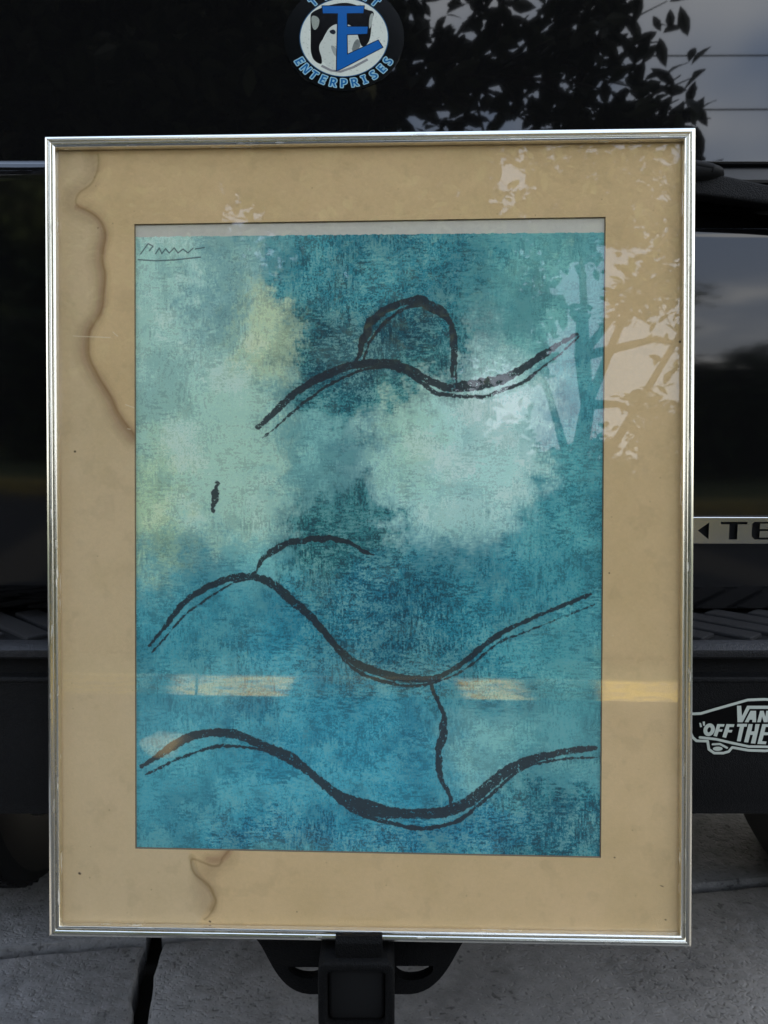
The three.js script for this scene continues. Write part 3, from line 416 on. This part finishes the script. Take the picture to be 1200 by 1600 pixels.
    R += (R * 0.35 - R) * sc; G += (G * 0.50 - G) * sc; B += (B * 0.56 - B) * sc;
    R += (Math.min(1, R * 1.5 + 0.08) - R) * kn; G += (Math.min(1, G * 1.35 + 0.10) - G) * kn; B += (Math.min(1, B * 1.25 + 0.08) - B) * kn;
    B *= 0.90; G *= 1.03;
    const m = mask[j * TX + i] * sstep(0.36, 0.44, tex + 0.04) * 0.95; R += (0.018 - R) * m; G += (0.024 - G) * m; B += (0.032 - B) * m;
    if (px < 325 && py < 410) { let d = 99; for (const s of signature) for (let q = 0; q < s.length - 1; q++) { const [ax, ay] = s[q], [bx, by] = s[q + 1], l2 = (bx - ax) ** 2 + (by - ay) ** 2, tt = clamp(((px - ax) * (bx - ax) + (py - ay) * (by - ay)) / l2); d = Math.min(d, Math.hypot(px - ax - tt * (bx - ax), py - ay - tt * (by - ay))); } const a = 0.8 * (1 - sstep(0.5, 1.5, d)); R += (0.03 - R) * a; G += (0.06 - G) * a; B += (0.07 - B) * a; }
    return [toS(clamp(R)), toS(clamp(G)), toS(clamp(B))];
  });
  print.anisotropy = 8;
  const pr = part('print', new THREE.PlaneGeometry(PW, PH), std({ map: print, roughness: 0.75, name: 'print' }), pic, 'abstract print of brushed blue, teal and pale patches'); pr.position.set(0, Y(842), -0.0106);
  part('backing_board', box(W - 0.0036, H - 0.0036, 0.004, 0, H / 2, -0.0135, 0), std({ color: rgb(0.22, 0.15, 0.09), roughness: 1 }), pic);
}
// ------------------------------------------------------------------ behind the camera: what the panes, paint and metal mirror
const bark = std({ color: rgb(0.05, 0.04, 0.032), roughness: 0.95, bumpMap: dataTex(256, 256, (x, y) => 255 * wrapN(x * 2.2, y * 0.6, 256, 30, 3), false, [2, 2]), bumpScale: 0.01 });
const leafMat = std({ color: rgb(1, 1, 1), roughness: 0.7, side: THREE.DoubleSide });
function leafGeo(l, w) {                                              // pointed oval leaf, folded along its rib
  const o = [[0, 0], [0.22, 0.34], [0.5, 0.5], [0.78, 0.30], [1, 0]], p = [], q = (t, s) => [t * l - l / 2, 0.05 * l * Math.sin(3 * t) + Math.abs(s) * w * 0.25, s * w];
  for (let i = 0; i < 4; i++) for (const s of [-1, 1]) { const A = q(o[i][0], 0), B = q(o[i + 1][0], 0), C = q(o[i][0], s * o[i][1]), Dd = q(o[i + 1][0], s * o[i + 1][1]); p.push(...A, ...B, ...Dd); if (i) p.push(...A, ...Dd, ...C); }
  const g = new THREE.BufferGeometry(); g.setAttribute('position', new THREE.Float32BufferAttribute(p, 3)); g.computeVertexNormals(); return g;
}
const V3 = (x, y, z) => new THREE.Vector3(x, y, z);
function tree(name, label, base, top, r0, boughs, leaf, seed, green, group) {   // boughs: [centre, radii, twigs, leaves per twig]
  const r = rng(seed), t = thing(name, label, 'tree', [base.x, base.y, base.z], group), loc = (v) => v.clone().sub(base);
  const tr = [], n = 7; for (let i = 0; i <= n; i++) { const k = i / n; tr.push(V3((top.x - base.x) * k + (r() - 0.5) * 0.12, (top.y - base.y) * k, (top.z - base.z) * k + (r() - 0.5) * 0.12)); }
  part('trunk', tube(tr, tr.map((_, i) => r0 * (i ? 1 - 0.62 * i / n : 1.35)), 10), bark, t);
  const limbs = [], leaves = [];
  for (const [c, rad, nt, nl] of boughs) {
    const k = clamp(0.45 + 0.5 * r()), s = tr[Math.round(k * n)].clone(), e = loc(c), m = s.clone().lerp(e, 0.5).add(V3(0, 0.12 * s.distanceTo(e), 0));
    limbs.push(tube([s, s.clone().lerp(m, 0.5), m, m.clone().lerp(e, 0.5), e], [r0 * 0.42, r0 * 0.34, r0 * 0.26, r0 * 0.19, r0 * 0.13], 6));
    for (let i = 0; i < nt; i++) {
      const a = r() * 6.283, z = 2 * r() - 1, q = Math.sqrt(1 - z * z), rr = Math.cbrt(0.08 + 0.92 * r()), tip = e.clone().add(V3(q * Math.cos(a) * rad[0] * rr, z * rad[1] * rr, q * Math.sin(a) * rad[2] * rr));
      const from = e.clone().lerp(m, r() * 0.35), mid = from.clone().lerp(tip, 0.55).add(V3(0, (r() - 0.3) * 0.15 * rad[1], 0));
      limbs.push(tube([from, mid, tip], [r0 * 0.075, r0 * 0.05, r0 * 0.02], 4));
      for (let j = 0; j < nl; j++) { const u = 0.35 + 0.65 * r(), p = u < 0.55 ? from.clone().lerp(mid, u / 0.55) : mid.clone().lerp(tip, (u - 0.55) / 0.45); leaves.push(p.add(V3((r() - 0.5), (r() - 0.5), (r() - 0.5)).multiplyScalar(leaf[0] * 2.2))); }
    }
  }
  part('branches', mergeGeometries(limbs), bark, t);
  const im = new THREE.InstancedMesh(leafGeo(leaf[0], leaf[1]), leafMat, leaves.length), M = new THREE.Matrix4(), Qn = new THREE.Quaternion(), C = new THREE.Color();
  leaves.forEach((p, i) => { Qn.setFromEuler(new THREE.Euler((r() - 0.5) * 1.8, r() * 6.283, (r() - 0.5) * 1.4)); const s = 0.7 + 0.6 * r(); M.compose(p, Qn, V3(s, s, s)); im.setMatrixAt(i, M); const b = 0.55 + 0.8 * r(); im.setColorAt(i, C.setRGB(green[0] * b, green[1] * b, green[2] * b)); });
  im.name = 'crown'; im.userData.kind = 'stuff'; im.castShadow = im.receiveShadow = true; t.add(im); return t;
}
const G1 = [0.030, 0.038, 0.014], G2 = [0.035, 0.055, 0.018], G3 = [0.05, 0.065, 0.02];
// the near tree: its crown hangs over the car's rear, ragged at its right-hand edge
tree('shade_tree', 'broad dark-leaved tree hanging over the rear of the car', V3(-3.0, -0.05, 2.6), V3(-2.4, 3.6, 2.5), 0.17, [
  [V3(-1.6, 4.3, 2.0), [1.2, 0.8, 1.2], 190, 26], [V3(-0.75, 4.15, 1.9), [0.85, 0.7, 1.0], 180, 26], [V3(-0.9, 5.0, 2.6), [1.3, 0.8, 1.1], 170, 24], [V3(0.10, 4.1, 1.75), [0.5, 0.55, 0.6], 24, 15], [V3(0.62, 4.2, 1.75), [0.34, 0.55, 0.45], 14, 11], [V3(1.00, 4.3, 1.8), [0.30, 0.65, 0.4], 22, 12], [V3(0.95, 5.1, 2.4), [0.8, 0.5, 0.6], 9, 12], [V3(1.15, 3.72, 1.8), [0.28, 0.22, 0.3], 17, 11], [V3(1.20, 3.45, 1.85), [0.22, 0.10, 0.2], 6, 9], [V3(1.42, 4.0, 1.9), [0.12, 0.25, 0.2], 6, 9],
  [V3(-2.8, 4.7, 2.4), [1.2, 0.9, 1.2], 120, 22]], [0.115, 0.05], 31, G1);
// trees across the road
tree('garden_tree', 'dense tall tree across the road, leftmost of three', V3(-6.2, 0.1, 12.6), V3(-6.0, 4.2, 12.7), 0.26, [[V3(-6.6, 4.6, 12.2), [2.3, 2.2, 2.0], 260, 24], [V3(-4.8, 5.9, 13.0), [2.0, 1.9, 2.0], 240, 24], [V3(-7.0, 7.4, 13), [2, 1.8, 2], 200, 22], [V3(-4.6, 7.9, 13.2), [2, 1.7, 1.8], 200, 22], [V3(-5.6, 9.6, 13.2), [2.2, 1.5, 1.8], 160, 22], [V3(-4.6, 3.1, 12.0), [1.7, 1.5, 1.5], 220, 24], [V3(-7.4, 3.0, 12.0), [1.7, 1.5, 1.5], 200, 24]], [0.26, 0.13], 32, G2);
tree('garden_tree', 'dense tall tree across the road, middle of three', V3(-1.9, 0.1, 13.4), V3(-1.8, 4.5, 13.3), 0.28, [[V3(-2.6, 4.6, 13.0), [2.1, 2.1, 2.0], 260, 24], [V3(-0.8, 5.2, 13.6), [1.8, 2.1, 2.0], 240, 24], [V3(-1.7, 7.6, 13.6), [2.1, 1.8, 2], 220, 22], [V3(-2.6, 9.4, 13.6), [1.9, 1.4, 1.6], 180, 22], [V3(0.2, 8.8, 13.6), [1.6, 1.4, 1.6], 150, 22], [V3(-0.4, 2.9, 12.4), [1.4, 1.4, 1.4], 200, 24], [V3(-2.8, 2.9, 12.4), [1.4, 1.4, 1.4], 200, 24], [V3(0.5, 6.3, 13.4), [1.0, 1.6, 1.2], 130, 22]], [0.26, 0.13], 33, G2);
tree('garden_tree', 'open forked tree across the road with thin crown, rightmost of three', V3(1.75, 0.1, 10.6), V3(1.95, 4.6, 10.8), 0.17, [[V3(2.9, 4.9, 10.7), [1.1, 0.7, 1.2], 22, 15], [V3(1.0, 4.3, 10.4), [0.8, 0.9, 0.9], 40, 18], [V3(3.9, 4.0, 11.0), [0.9, 0.5, 0.9], 12, 14], [V3(1.9, 6.2, 11.0), [1.3, 1.1, 1.2], 90, 20], [V3(3.6, 6.4, 11.2), [1.4, 1.0, 1.2], 66, 19], [V3(4.7, 5.6, 11.4), [1.0, 0.8, 1], 30, 16], [V3(2.7, 3.1, 10.6), [0.6, 0.4, 0.6], 9, 14]], [0.20, 0.09], 34, G3);
[[0.9, 3.0], [2.0, 2.75], [3.0, 3.15], [4.2, 2.7], [5.4, 3.2], [-0.6, 2.8]].forEach(([x, h], i) => tree('shrub', ['loose shrub behind the hedge, beside the trunk of the open tree', 'low loose shrub behind the hedge, just right of the open tree trunk', 'higher loose shrub behind the hedge, second right of the open tree', 'low loose shrub behind the hedge, third right of the open tree', 'loose shrub behind the hedge, farthest right of the open tree', 'loose shrub behind the hedge, in front of the middle dense tree'][i], V3(x, 0.1, 10.0), V3(x + 0.1, h - 0.9, 10.0), 0.05, [[V3(x - 0.3, h - 0.6, 9.9), [0.5, 0.5, 0.4], 40, 14], [V3(x + 0.35, h - 0.75, 10.0), [0.5, 0.45, 0.4], 36, 14], [V3(x + 0.05, h - 0.3, 10.0), [0.35, 0.45, 0.3], 18, 12]], [0.13, 0.07], 80 + i, G2));
// clipped hedge along the far pavement
{
  const h = thing('hedge', 'long clipped green hedge across the road', 'hedge', [0, 0.1, 9.3]), r = rng(41), n = 20000;
  part('twigs', box(36, 2.05, 0.7, 0, 1.05, 0, 0.1), std({ color: rgb(0.012, 0.012, 0.008), roughness: 1 }), h);
  const im = new THREE.InstancedMesh(leafGeo(0.13, 0.07), leafMat, n), M = new THREE.Matrix4(), q = new THREE.Quaternion(), C = new THREE.Color();
  for (let i = 0; i < n; i++) { const x = (r() - 0.5) * 36, top = r() < 0.25, y = top ? 2.1 + 0.22 * fbm(x * 1.3, 4, 3) : r() * 2.15, z = top ? (r() - 0.5) * 0.9 : -0.38 - 0.14 * fbm(x * 1.1, y * 2, 3); q.setFromEuler(new THREE.Euler(r() * 6, r() * 6, r() * 6)); const s = 0.6 + 0.7 * r(); M.compose(V3(x, y, z), q, V3(s, s, s)); im.setMatrixAt(i, M); const b = 0.5 + 0.8 * r(); im.setColorAt(i, C.setRGB(0.035 * b, 0.06 * b, 0.018 * b)); }
  im.name = 'foliage'; im.userData.kind = 'stuff'; im.castShadow = im.receiveShadow = true; h.add(im);
}
// a tall hedge with a gateway ahead of the car, and trees over it: the low sun comes through under them only
{
  const mk = (x0, x1, label, seed) => {
    const h = thing('tall_hedge', label, 'hedge', [(x0 + x1) / 2, -0.05, -6.2]), r = rng(seed), w = x1 - x0, n = 5200;
    part('twigs', box(w, 3.7, 0.9, 0, 1.85, 0, 0.15), std({ color: rgb(0.012, 0.012, 0.008), roughness: 1 }), h);
    const im = new THREE.InstancedMesh(leafGeo(0.16, 0.09), leafMat, n), M = new THREE.Matrix4(), q = new THREE.Quaternion(), C = new THREE.Color();
    for (let i = 0; i < n; i++) { const x = (r() - 0.5) * w, y = r() * 3.8, z = (r() < 0.5 ? -1 : 1) * (0.46 + 0.12 * r()); q.setFromEuler(new THREE.Euler(r() * 6, r() * 6, r() * 6)); const s = 0.6 + 0.7 * r(); M.compose(V3(x, y, z), q, V3(s, s, s)); im.setMatrixAt(i, M); const b = 0.5 + 0.8 * r(); im.setColorAt(i, C.setRGB(0.03 * b, 0.055 * b, 0.018 * b)); }
    im.name = 'foliage'; im.userData.kind = 'stuff'; im.castShadow = im.receiveShadow = true; h.add(im);
  };
  mk(-15, -1.25, 'tall clipped hedge ahead of the car, left of the gateway', 51); mk(3.25, 15, 'tall clipped hedge ahead of the car, right of the gateway', 52);
  [[-8, 'leftmost of three dense trees over the hedge ahead of the car'], [0.6, 'middle of three dense trees over the gateway ahead of the car'], [9, 'rightmost of three dense trees over the hedge ahead of the car']].forEach(([x, lab], i) =>
    tree('lime_tree', lab, V3(x + (i === 1 ? 4.2 : 0), -0.05, -7.6), V3(x, 5.0, -7.6), 0.3, [-3.2, -1.1, 1.1, 3.2].flatMap((d) => [[V3(x + d, 5.1, -7.5), [1.7, 1.25, 1.5], 150, 22], [V3(x + d * 0.9, 7.4, -7.6), [1.7, 1.6, 1.5], 130, 22]]), [0.34, 0.18], 60 + i, G2));
}
{
  const g = new THREE.IcosahedronGeometry(0.13, 4), p = g.attributes.position; for (let i = 0; i < p.count; i++) { const x = p.getX(i), y = p.getY(i), z = p.getZ(i), k = 0.8 + 0.45 * fbm(x * 9 + 20, y * 9 + z * 7 + 20, 3); p.setXYZ(i, x * k * 1.05, y * k * 0.55, z * k * 0.7); } g.computeVertexNormals();
  const st = part('stone', g, std({ map: speck(0.26, 0.42, [1, 0.84, 0.5], 12), roughness: 0.9 }), scene); st.position.set(-1.37, 0.03, 3.75); st.userData = { label: 'pale yellowish stone lying on the road', category: 'stone' };
}
// overhead wires between two poles along the road
{
  const wood = std({ color: rgb(0.12, 0.09, 0.065), roughness: 0.9 });
  for (const [s, lab] of [[-1, 'tall wooden utility pole at the left end of the wires'], [1, 'tall wooden utility pole at the right end of the wires']]) {
    const p = thing('utility_pole', lab, 'utility pole', [s * 17, -0.05, 4.1], 'utility poles');
    part('pole', (() => { const g = new THREE.CylinderGeometry(0.11, 0.15, 8.6, 14); g.translate(0, 4.3, 0); return g; })(), wood, p);
    for (const y of [6.55, 7.25, 7.95]) part('crossarm', box(0.1, 0.1, 0.5, 0, y - 0.08, 0, 0.01), wood, p);
  }
  [[6.55, 'lowest of the three overhead wires'], [7.25, 'middle one of the three overhead wires'], [7.95, 'topmost of the three overhead wires']].forEach(([y, lab]) => {
    const pts = []; for (let i = 0; i <= 20; i++) { const k = i / 10 - 1; pts.push(V3(k * 17, y - 0.35 * (1 - k * k), 4.1)); }
    const w = part('overhead_wire', tube(pts, pts.map(() => 0.008), 6), rubber, scene); w.name = numbered('overhead_wire'); w.userData = { label: lab, category: 'wire', group: 'overhead wires' };
  });
}
renderer.render(scene, camera);
